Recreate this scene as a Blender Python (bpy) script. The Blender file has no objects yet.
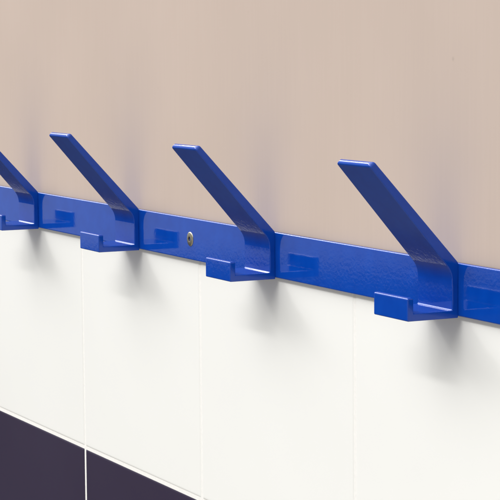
import bpy, math, random
from mathutils import Vector, Matrix

random.seed(7)
sc = bpy.context.scene
col = sc.collection
K = 0.0008            # one drawing unit in metres (rail = 50 units = 40 mm high)

# ------------------------------------------------------------------ helpers
def link_mesh(name, verts, faces, mat, parent=None, smooth_flags=None, weighted=True):
    me = bpy.data.meshes.new(name)
    me.from_pydata([(v[0]*K, v[1]*K, v[2]*K) for v in verts], [], faces)
    me.materials.append(mat)
    for i, p in enumerate(me.polygons):
        p.use_smooth = True if smooth_flags is None else smooth_flags[i]
    me.validate()
    o = bpy.data.objects.new(name, me)
    col.objects.link(o)
    o.parent = parent
    if weighted:                       # keep flat faces flat beside their rounded edges
        md = o.modifiers.new('weighted normals', 'WEIGHTED_NORMAL')
        md.mode = 'FACE_AREA'; md.weight = 100; md.keep_sharp = False
    return o

def empty(name, loc, parent=None):
    o = bpy.data.objects.new(name, None)
    o.empty_display_size = 0.02
    o.location = loc
    col.objects.link(o)
    o.parent = parent
    return o

def tag(o, **kw):
    for k, v in kw.items():
        o[k] = v
    return o

class MB:
    def __init__(s):
        s.v, s.f, s.sm = [], [], []
    def add(s, vs, fs, sm):
        b = len(s.v)
        s.v += [tuple(x) for x in vs]
        s.f += [tuple(b+i for i in f) for f in fs]
        s.sm += sm
    def build(s, name, mat, parent=None):
        return link_mesh(name, s.v, s.f, mat, parent, s.sm)

def loft(mb, rings, cap0=True, cap1=True):
    """closed rings of equal length -> skin"""
    n = len(rings[0]); vs = [p for r in rings for p in r]; fs = []; sm = []
    for i in range(len(rings)-1):
        for j in range(n):
            a, b = i*n+j, i*n+(j+1) % n
            fs.append((a, b, b+n, a+n)); sm.append(True)
    if cap0: fs.append(tuple(reversed(range(n)))); sm.append(False)
    if cap1: fs.append(tuple(range((len(rings)-1)*n, len(rings)*n))); sm.append(False)
    mb.add(vs, fs, sm)

def round_rect(u0, u1, v0, v1, b, m=4):
    """CCW rounded rectangle"""
    pts = []
    for cx, cy, a0 in ((u1-b, v0+b, -90), (u1-b, v1-b, 0), (u0+b, v1-b, 90), (u0+b, v0+b, 180)):
        for k in range(m+1):
            a = math.radians(a0 + 90*k/m)
            pts.append((cx+b*math.cos(a), cy+b*math.sin(a)))
    return pts

# ------------------------------------------------------------------ materials
def new_mat(name):
    m = bpy.data.materials.new(name); m.use_nodes = True
    nt = m.node_tree
    return m, nt, nt.nodes['Principled BSDF']

def N(nt, typ, **kw):
    n = nt.nodes.new(typ)
    for k, v in kw.items():
        if k in n.inputs: n.inputs[k].default_value = v
        else: setattr(n, k, v)
    return n

def noise(nt, scale, detail=3, rough=.5, stretch=(1, 1, 1)):
    tc = N(nt, 'ShaderNodeTexCoord')
    mp = N(nt, 'ShaderNodeMapping'); mp.inputs['Scale'].default_value = stretch
    nz = N(nt, 'ShaderNodeTexNoise', Scale=scale, Detail=detail, Roughness=rough)
    nt.links.new(tc.outputs['Object'], mp.inputs['Vector'])
    nt.links.new(mp.outputs['Vector'], nz.inputs['Vector'])
    return nz

def ramp(nt, src, stops):
    r = N(nt, 'ShaderNodeValToRGB')
    e = r.color_ramp.elements
    e[0].position, e[0].color = stops[0][0], stops[0][1]
    e[1].position, e[1].color = stops[-1][0], stops[-1][1]
    for p, c in stops[1:-1]:
        x = e.new(p); x.color = c
    nt.links.new(src, r.inputs['Fac'])
    return r

def blue_paint():
    m, nt, b = new_mat('blue gloss paint')
    nz = noise(nt, 60, 3)
    r = ramp(nt, nz.outputs['Fac'], [(.3, (.0010, .048, .36, 1)), (.7, (.0018, .057, .40, 1))])
    nt.links.new(r.outputs['Color'], b.inputs['Base Color'])
    b.inputs['Roughness'].default_value = .06
    b.inputs['IOR'].default_value = 1.5
    # orange peel of the sprayed coat: fine ripple over a slower wave
    n1 = noise(nt, 330, 2); n2 = noise(nt, 75, 2)
    b1 = N(nt, 'ShaderNodeBump', Strength=1.0, Distance=2.7e-5)
    b2 = N(nt, 'ShaderNodeBump', Strength=1.0, Distance=1.5e-5)
    nt.links.new(n1.outputs['Fac'], b1.inputs['Height'])
    nt.links.new(n2.outputs['Fac'], b2.inputs['Height'])
    nt.links.new(b2.outputs['Normal'], b1.inputs['Normal'])
    nt.links.new(b1.outputs['Normal'], b.inputs['Normal'])
    return m

def laminate():
    m, nt, b = new_mat('beige laminate')
    grain = noise(nt, 1.0, 5, .6, (420, 420, 9))
    broad = noise(nt, 1.0, 3, .5, (40, 40, 2.2))
    cloud = noise(nt, 7.0, 3)
    mx = N(nt, 'ShaderNodeMath', operation='MULTIPLY_ADD'); mx.inputs[1].default_value = .35
    nt.links.new(grain.outputs['Fac'], mx.inputs[0])
    m2 = N(nt, 'ShaderNodeMath', operation='MULTIPLY_ADD'); m2.inputs[1].default_value = .12
    nt.links.new(broad.outputs['Fac'], m2.inputs[0])
    m3 = N(nt, 'ShaderNodeMath', operation='MULTIPLY'); m3.inputs[1].default_value = .53
    nt.links.new(cloud.outputs['Fac'], m3.inputs[0])
    nt.links.new(m3.outputs[0], m2.inputs[2]); nt.links.new(m2.outputs[0], mx.inputs[2])
    r = ramp(nt, mx.outputs[0], [(.3, (.482, .398, .350, 1)), (.7, (.515, .427, .378, 1))])
    # a few small marks on the board
    tc = N(nt, 'ShaderNodeTexCoord'); colr = r.outputs['Color']
    for (mx_, mz_), rad, amt in (((-332.7, 240.5), 2.2, .16), ((-1010.0, 203.0), 1.4, .07), ((-240.0, 150.0), 1.5, .06), ((-760.0, 292.0), 1.6, .06), ((-1500.0, 150.0), 2.0, .07)):
        d = N(nt, 'ShaderNodeVectorMath', operation='DISTANCE'); d.inputs[1].default_value = (mx_*K, 5.4*K, mz_*K)
        nt.links.new(tc.outputs['Object'], d.inputs[0])
        q = N(nt, 'ShaderNodeMapRange'); q.inputs[1].default_value = rad*K*.4; q.inputs[2].default_value = rad*K*1.3
        q.inputs[3].default_value = amt; q.inputs[4].default_value = 0.0
        nt.links.new(d.outputs['Value'], q.inputs[0])
        m_ = N(nt, 'ShaderNodeMix', data_type='RGBA'); m_.inputs[7].default_value = (.16, .12, .10, 1)
        nt.links.new(q.outputs[0], m_.inputs[0]); nt.links.new(colr, m_.inputs[6]); colr = m_.outputs[2]
    nt.links.new(colr, b.inputs['Base Color'])
    b.inputs['Roughness'].default_value = .6
    b.inputs['Specular IOR Level'].default_value = .0
    bp = N(nt, 'ShaderNodeBump', Strength=.25, Distance=2e-5)
    nt.links.new(grain.outputs['Fac'], bp.inputs['Height'])
    nt.links.new(bp.outputs['Normal'], b.inputs['Normal'])
    return m

def ceramic(name, c0, c1, rough, spec):
    m, nt, b = new_mat(name)
    nz = noise(nt, 5, 4)
    r = ramp(nt, nz.outputs['Fac'], [(.3, c0), (.7, c1)])
    nt.links.new(r.outputs['Color'], b.inputs['Base Color'])
    b.inputs['Roughness'].default_value = rough
    b.inputs['Specular IOR Level'].default_value = spec
    n1 = noise(nt, 28, 2)
    bp = N(nt, 'ShaderNodeBump', Strength=.5, Distance=8e-5)
    nt.links.new(n1.outputs['Fac'], bp.inputs['Height'])
    nt.links.new(bp.outputs['Normal'], b.inputs['Normal'])
    return m

def grout_mat():
    m, nt, b = new_mat('white grout')
    nz = noise(nt, 300, 4)
    r = ramp(nt, nz.outputs['Fac'], [(.3, (.775, .772, .752, 1)), (.7, (.825, .82, .80, 1))])
    nt.links.new(r.outputs['Color'], b.inputs['Base Color'])
    b.inputs['Roughness'].default_value = .9
    bp = N(nt, 'ShaderNodeBump', Strength=.4, Distance=1e-4)
    nt.links.new(nz.outputs['Fac'], bp.inputs['Height'])
    nt.links.new(bp.outputs['Normal'], b.inputs['Normal'])
    return m

def metal(name, c, rough):
    m, nt, b = new_mat(name)
    nz = noise(nt, 500, 3)
    r = ramp(nt, nz.outputs['Fac'], [(.3, tuple(x*.85 for x in c[:3])+(1,)), (.7, c)])
    nt.links.new(r.outputs['Color'], b.inputs['Base Color'])
    b.inputs['Metallic'].default_value = 1; b.inputs['Roughness'].default_value = rough
    return m

BLUE = blue_paint()
LAM = laminate()
WHITE = ceramic('white glazed tile', (.825, .83, .812, 1), (.845, .85, .832, 1), .32, .3)
DARK = ceramic('dark aubergine tile', (.035, .026, .052, 1), (.040, .031, .059, 1), .28, .25)
GROUT = grout_mat()
STEEL = metal('stainless steel', (.52, .48, .36, 1), .36)
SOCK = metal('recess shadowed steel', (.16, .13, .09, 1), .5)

# ------------------------------------------------------------------ the wall
Y_TILE = 5.0                      # tile face; the front of the rail is y = 0
Z_JOINT = -291.2                  # centre of the joint between white and dark rows
P = 374.0
G3 = -520.8                       # one vertical joint
X_MIN, X_MAX = G3 - 12*P, G3 + 7*P
GZ, GX = 4.4, 5.0                 # joint widths

wall = empty('tiled_wall', (0, Y_TILE*K, 0))
tag(wall, label='ceramic tiled wall, large white tiles above a row of dark aubergine tiles', category='wall', kind='structure')

def tile(mb, x0, x1, z0, z1, y):
    """slab with a pillowed, glazed edge; front towards -y"""
    e = 1.6
    prof = [(0, 0.0), (.12, .25), (.45, .62), (1, .9), (2.2, 1.0)]   # inset (e), rise
    depth = 1.0
    tl = random.uniform(-.25, .25); tv = random.uniform(-.12, .12)
    rings = []
    rings.append([(x, y+9, z) for x, z in round_rect(x0, x1, z0, z1, 1.2, 2)])
    for ins, rise in prof:
        r = []
        for x, z in round_rect(x0+ins*e, x1-ins*e, z0+ins*e, z1-ins*e, 1.2, 2):
            dx = (x-(x0+x1)/2)/(x1-x0); dz = (z-(z0+z1)/2)/(z1-z0)
            r.append((x, y+(1-rise)*depth+dx*tl+dz*tv-.0, z))
        rings.append(r)
    loft(mb, rings, cap0=False, cap1=True)

x = X_MIN
white, dark = MB(), MB()
OFF = Y_TILE                        # wall empty sits on the tile plane
while x < X_MAX-1:
    a, b = x+GX/2, x+P-GX/2
    # the tile height is the same as the pitch; the white row ends behind the rail
    tile(white, a, b, Z_JOINT+GZ/2, 34, 0)
    tile(dark, a, b, Z_JOINT-P+GZ/2, Z_JOINT-GZ/2, 0)
    tile(dark, a, b, Z_JOINT-2*P+GZ/2, Z_JOINT-P-GZ/2, 0)
    x += P
white.build('white_tiles', WHITE, wall)
dark.build('dark_tiles', DARK, wall)
g = MB()
rs = [[(xx, yy, zz) for xx, zz in round_rect(X_MIN, X_MAX, Z_JOINT-2*P, 36, .5, 1)] for yy in (12, .55)]
loft(g, rs)
g.build('grout', GROUT, wall)

pan = MB()
rs = [[(xx, yy, zz) for xx, zz in round_rect(X_MIN+i, X_MAX-i, 38+i, 1400-i, .8, 2)] for yy, i in ((Y_TILE+16, 0), (Y_TILE+1.2, 0), (Y_TILE+.6, .35), (Y_TILE+.4, 1.2))]
loft(pan, rs)
o = pan.build('wall_panel', LAM)
tag(o, label='flat beige laminate panel with faint vertical grain above the blue rail', category='wall panel', kind='structure')

# ------------------------------------------------------------------ coat rail
X_HOOK = [-314.3, -688.1, -1062.0, -1418.5]       # right hand edge of each hook
W = 62.5
rack = empty('coat_rail', (-870*K, 0, 25*K))
tag(rack, label='glossy cobalt blue metal coat rail with four welded double hooks across the tiled wall', category='coat rail')
RX, RZ = -870, 25

# flat bar with softly rounded edges
bar = MB()
rings = []
for yy, ins in ((4.9, 0), (1.6, 0), (1.1, .08), (.55, .42), (.2, .85), (.05, 1.25), (0, 1.7)):
    rings.append([(xx-RX, yy, zz-RZ) for xx, zz in round_rect(-1700+ins, 90-ins, -.6+ins, 50-ins, 2.2, 4)])
loft(bar, rings)
bar.build('rail', BLUE, rack)

# ---- hook: one bent strip; stations are pairs (front point, back point) in the (y, z) plane
def arc(c, r, a0, a1, n):
    return [(c[0]+r*math.cos(math.radians(a0+(a1-a0)*k/n)), c[1]+r*math.sin(math.radians(a0+(a1-a0)*k/n))) for k in range(n+1)]

def lerp(a, b, t):
    return (a[0]+(b[0]-a[0])*t, a[1]+(b[1]-a[1])*t)

def strip(stations, b=1.1, round0=0.0, round1=0.0, plan=3.2, name='', parent=None):
    """stations: list of (front, back). round0/round1: bullnose the first/last end by that radius."""
    rings = []
    def ring(F, B, inset_x):
        dx, dz = F[0]-B[0], F[1]-B[1]
        D = math.hypot(dx, dz)
        bb = min(b, D*.46)
        out = []
        for xx, s in round_rect(-W+inset_x, -inset_x, 0, D, bb, 4):
            out.append((xx, B[0]+dx*s/D, B[1]+dz*s/D))
        return out
    def nose(F, B, dirv, r, seq):
        D = math.hypot(F[0]-B[0], F[1]-B[1]); res = []
        n = (F[0]-B[0], F[1]-B[1]); n = (n[0]/D, n[1]/D)
        L = max(r, plan)
        for k in range(8):
            q = k/7*math.pi/2                    # q=0 at the tip, 90 deg where the nose ends
            s = L*(1-math.sin(q))                # distance still to go to the straight part
            t = L-s                              # distance from the tip
            ins = r-math.sqrt(max(0, r*r-(r-min(t, r))**2))
            ix = plan-math.sqrt(max(0, plan*plan-(plan-min(t, plan))**2))
            ins = min(ins, D*.44)
            o_ = (dirv[0]*s, dirv[1]*s)
            f = (F[0]-n[0]*ins+o_[0], F[1]-n[1]*ins+o_[1])
            g_ = (B[0]+n[0]*ins+o_[0], B[1]+n[1]*ins+o_[1])
            res.append(ring(f, g_, ix))
        return res
    body = [ring(F, B, 0) for F, B in stations]
    if round0:
        F, B = stations[0]; F2, B2 = stations[1]
        m0 = lerp(F, B, .5); m1 = lerp(F2, B2, .5)
        d = (m0[0]-m1[0], m0[1]-m1[1]); l = math.hypot(*d); d = (d[0]/l, d[1]/l)
        body = nose(F, B, d, round0, 0)[:-1] + body
    if round1:
        F, B = stations[-1]; F2, B2 = stations[-2]
        m0 = lerp(F, B, .5); m1 = lerp(F2, B2, .5)
        d = (m0[0]-m1[0], m0[1]-m1[1]); l = math.hypot(*d); d = (d[0]/l, d[1]/l)
        body = body + list(reversed(nose(F, B, d, round1, 1)[:-1]))
    mb = MB()
    loft(mb, body, cap0=bool(round0), cap1=bool(round1))
    return mb

T = 6.5
YB = .25                                         # back of the plate sinks a hair into the paint of the rail
# prong
tipF, tipB = (-94.0, 141.6), (-88.6, 146.0)
FR = 25.0
sl = math.atan2(91.0, 79.8)                      # slope of the front face
# front: straight, then fillet to the plate front (y = -T)
zc = 41.2
tan_len = FR*math.tan((math.pi/2-sl)/2)
f_end = (-T, zc-tan_len)
f_start = (-T-tan_len*math.cos(sl), zc+tan_len*math.sin(sl))
cF = (-T-FR, zc-tan_len)
aF1 = 0.0; aF0 = 90-math.degrees(sl)
front_arc = arc(cF, FR, aF0, aF1, 8)
# back: straight to just short of the wall, small arc, then down the rail
sb_ = math.atan2(97.0, 89.5)
BR = 3.0
zb = 50.4
tb = BR*math.tan((math.pi/2-sb_)/2)
cB = (YB-BR, zb-tb)
back_arc = arc(cB, BR, 90-math.degrees(sb_), 0, 8)
SPLIT = 26.0
prong_st = [(tipF, tipB)]
for k in range(1, 6):
    prong_st.append((lerp(tipF, front_arc[0], k/6), lerp(tipB, back_arc[0], k/6)))
prong_st += list(zip(front_arc, back_arc))
prong_st.append(((-T, SPLIT), (YB, SPLIT)))
# plate
Z0, ZT = -2.1, 5.4                               # underside and top of the tray
ri, ro = 1.6, 1.0
inner1 = arc((-T-ri, ZT+ri), ri, 0, -90, 5)      # plate front into tray top
outer1 = arc((YB-ro, Z0+ro), ro, 0, -90, 5)
SPL2 = 11.0
plate_st = [((-T, SPLIT), (YB, SPLIT)), ((-T, SPL2), (YB, SPL2))]
# tray: corner, floor, corner, lip
YL = -55.4
inner2 = arc((YL+T+1.0, ZT+1.0), 1.0, -90, -180, 5)
outer2 = arc((YL+1.3, Z0+1.3), 1.3, -90, -180, 5)
tray_st = [((-T, SPL2), (YB, SPL2))] + list(zip(inner1, outer1))
tray_st += list(zip(inner2, outer2))
tray_st.append(((YL+T, 18.0), (YL, 18.0)))

def clean(o):
    o.data.update()
    return o

def make_hook(px):
    h = empty('hook', ((px-RX)*K, 0, -RZ*K), rack)
    strip(prong_st, round0=3.3, plan=4.2).build('prong', BLUE, h)
    strip(plate_st).build('back_plate', BLUE, h)
    strip(tray_st, round1=1.9, plan=2.0).build('tray', BLUE, h)
    return h

h0 = make_hook(X_HOOK[0])
for px in X_HOOK[1:]:
    h = h0.copy(); col.objects.link(h); h.parent = rack
    h.location = ((px-RX)*K, 0, -RZ*K)
    for ch in h0.children:
        c = ch.copy(); col.objects.link(c); c.parent = h

# ---- screw: low button head with a hexagon socket
def disc(prof, n=40, hexr=None, ang=0):
    """lathe about y; prof = [(radius, y)], optional last ring becomes a hexagon of radius hexr"""
    rings = []
    for r, y in prof:
        rings.append([(r*math.cos(2*math.pi*k/n+ang), y, r*math.sin(2*math.pi*k/n+ang)) for k in range(n)])
    return rings
def hexring(R, y, n=42):
    pts = []
    for k in range(n):
        a = 2*math.pi*k/n; q = (a % (math.pi/3))-math.pi/6
        r = R*math.cos(math.pi/6)/math.cos(q)
        pts.append((r*math.cos(a), y, r*math.sin(a)))
    return pts
SX, SZ = -909.0, 24.6
rr = disc([(8.4, .3), (8.6, -.2), (8.4, -.6), (7.8, -.95), (7.0, -1.2), (5.2, -1.5)], 42) + [hexring(3.5, -1.6), hexring(3.3, -1.4)]
s = MB(); loft(s, rr, cap0=True, cap1=False)
screw = s.build('screw', STEEL, rack); screw.location = ((SX-RX)*K, 0, (SZ-RZ)*K)
s2 = MB(); loft(s2, [hexring(3.3, -1.4), hexring(3.2, .6), hexring(1.2, .9)], cap0=False, cap1=True)
s2.build('socket', SOCK, screw)

# ------------------------------------------------------------------ light
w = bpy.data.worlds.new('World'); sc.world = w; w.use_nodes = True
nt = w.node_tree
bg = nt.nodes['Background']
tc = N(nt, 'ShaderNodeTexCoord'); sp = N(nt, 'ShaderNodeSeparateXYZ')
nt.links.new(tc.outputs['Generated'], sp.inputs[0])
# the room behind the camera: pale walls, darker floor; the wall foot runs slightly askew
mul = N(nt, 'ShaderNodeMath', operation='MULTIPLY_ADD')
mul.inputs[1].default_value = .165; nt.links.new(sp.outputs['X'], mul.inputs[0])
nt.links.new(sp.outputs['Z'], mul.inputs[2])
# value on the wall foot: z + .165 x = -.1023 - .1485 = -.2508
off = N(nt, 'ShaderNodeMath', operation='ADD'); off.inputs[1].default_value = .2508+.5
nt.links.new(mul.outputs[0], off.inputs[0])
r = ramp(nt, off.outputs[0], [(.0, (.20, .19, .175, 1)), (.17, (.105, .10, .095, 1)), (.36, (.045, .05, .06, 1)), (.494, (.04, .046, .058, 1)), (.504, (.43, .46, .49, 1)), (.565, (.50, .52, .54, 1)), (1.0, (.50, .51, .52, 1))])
# room glow shaped: dimmer in front and behind the camera, to keep hook ends dark
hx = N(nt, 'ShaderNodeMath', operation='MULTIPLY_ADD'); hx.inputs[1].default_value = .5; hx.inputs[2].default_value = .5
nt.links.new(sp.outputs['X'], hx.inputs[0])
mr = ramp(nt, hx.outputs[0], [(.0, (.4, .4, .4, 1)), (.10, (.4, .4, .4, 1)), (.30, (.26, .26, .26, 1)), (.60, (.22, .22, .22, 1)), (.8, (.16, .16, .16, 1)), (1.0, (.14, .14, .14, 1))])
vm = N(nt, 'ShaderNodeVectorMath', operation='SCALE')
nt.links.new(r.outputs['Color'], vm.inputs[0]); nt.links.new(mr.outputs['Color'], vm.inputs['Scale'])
# ceiling glow shaped to keep prong shadows off the panel, above the line z = -0.85 y
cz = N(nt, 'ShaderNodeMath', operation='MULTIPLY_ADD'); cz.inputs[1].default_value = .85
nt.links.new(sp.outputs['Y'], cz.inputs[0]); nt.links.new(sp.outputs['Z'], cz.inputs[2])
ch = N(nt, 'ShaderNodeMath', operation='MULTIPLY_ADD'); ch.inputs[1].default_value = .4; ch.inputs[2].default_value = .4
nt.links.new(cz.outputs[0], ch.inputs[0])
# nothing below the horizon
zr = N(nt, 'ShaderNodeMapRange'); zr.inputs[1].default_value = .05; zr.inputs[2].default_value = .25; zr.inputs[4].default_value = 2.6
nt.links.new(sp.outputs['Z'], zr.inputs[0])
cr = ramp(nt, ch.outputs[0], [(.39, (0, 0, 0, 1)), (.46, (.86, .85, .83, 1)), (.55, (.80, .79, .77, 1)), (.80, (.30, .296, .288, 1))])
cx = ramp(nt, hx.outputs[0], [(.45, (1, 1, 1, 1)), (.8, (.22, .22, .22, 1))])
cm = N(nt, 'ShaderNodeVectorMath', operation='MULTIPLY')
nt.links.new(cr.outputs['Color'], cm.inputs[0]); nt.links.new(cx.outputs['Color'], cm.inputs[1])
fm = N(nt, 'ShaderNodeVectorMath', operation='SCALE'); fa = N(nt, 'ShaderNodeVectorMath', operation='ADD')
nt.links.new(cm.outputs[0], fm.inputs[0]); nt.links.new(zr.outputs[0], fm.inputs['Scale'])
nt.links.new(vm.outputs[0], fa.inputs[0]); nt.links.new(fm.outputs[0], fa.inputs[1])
# floor glow in front of the wall, added to fill shadows and prong faces
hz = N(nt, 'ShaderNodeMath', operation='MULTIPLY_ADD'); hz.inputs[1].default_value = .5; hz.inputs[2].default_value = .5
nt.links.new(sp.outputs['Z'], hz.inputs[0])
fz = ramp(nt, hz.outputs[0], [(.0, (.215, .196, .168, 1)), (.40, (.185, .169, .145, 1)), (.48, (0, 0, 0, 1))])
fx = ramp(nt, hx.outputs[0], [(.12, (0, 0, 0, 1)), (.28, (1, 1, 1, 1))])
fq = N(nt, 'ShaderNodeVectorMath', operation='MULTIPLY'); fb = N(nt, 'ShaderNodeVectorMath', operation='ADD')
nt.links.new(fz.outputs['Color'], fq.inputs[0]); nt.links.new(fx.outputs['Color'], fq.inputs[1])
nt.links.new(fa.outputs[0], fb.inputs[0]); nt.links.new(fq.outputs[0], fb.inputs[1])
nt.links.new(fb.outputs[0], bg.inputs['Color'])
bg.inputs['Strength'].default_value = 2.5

def area(name, loc, target, size, power, color):
    l = bpy.data.lights.new(name, 'AREA'); l.shape = 'RECTANGLE'
    l.size, l.size_y = size; l.energy = power; l.color = color
    o = bpy.data.objects.new(name, l); col.objects.link(o)
    o.location = [c*K for c in loc]
    d = Vector([t*K for t in target])-o.location
    o.rotation_euler = d.to_track_quat('-Z', 'Y').to_euler()
    return o
area('ceiling_lamp', (650, -2900, 3150), (650, 0, -50), (2.3, .2), 39, (1, .98, .955))
area('ceiling_lamp', (-3900, -2600, 2850), (-900, 0, -50), (1.5, .25), 30, (1, .98, .955))
area('ceiling_lamp', (-4100, -1000, 1900), (-900, -200, 0), (2.4, .09), 11, (1, .98, .96))

# ------------------------------------------------------------------ camera
cd = bpy.data.cameras.new('camera'); cam = bpy.data.objects.new('camera', cd); col.objects.link(cam)
yaw, pitch, roll, f = -1.1059, -.0993, -.0079, 2048.0
fwd = Vector((math.sin(yaw)*math.cos(pitch), math.cos(yaw)*math.cos(pitch), math.sin(pitch)))
right = Vector((math.cos(yaw), -math.sin(yaw), 0)); up = right.cross(fwd)
R = right*math.cos(roll)+up*math.sin(roll); U = -right*math.sin(roll)+up*math.cos(roll)
M = Matrix((R, U, -fwd)).transposed().to_4x4()
M.translation = Vector((1305.4*K, -1030.85*K, 254.08*K))
cam.matrix_world = M
cd.sensor_width = 36; cd.sensor_height = 36; cd.lens = f*36/500
cd.clip_start = .01; cd.clip_end = 100
sc.camera = cam

sc.view_settings.view_transform = 'Standard'; sc.view_settings.look = 'None'; sc.view_settings.exposure = 0
sc.render.engine = 'CYCLES'
sc.cycles.use_denoising = True
sc.cycles.max_bounces = 8
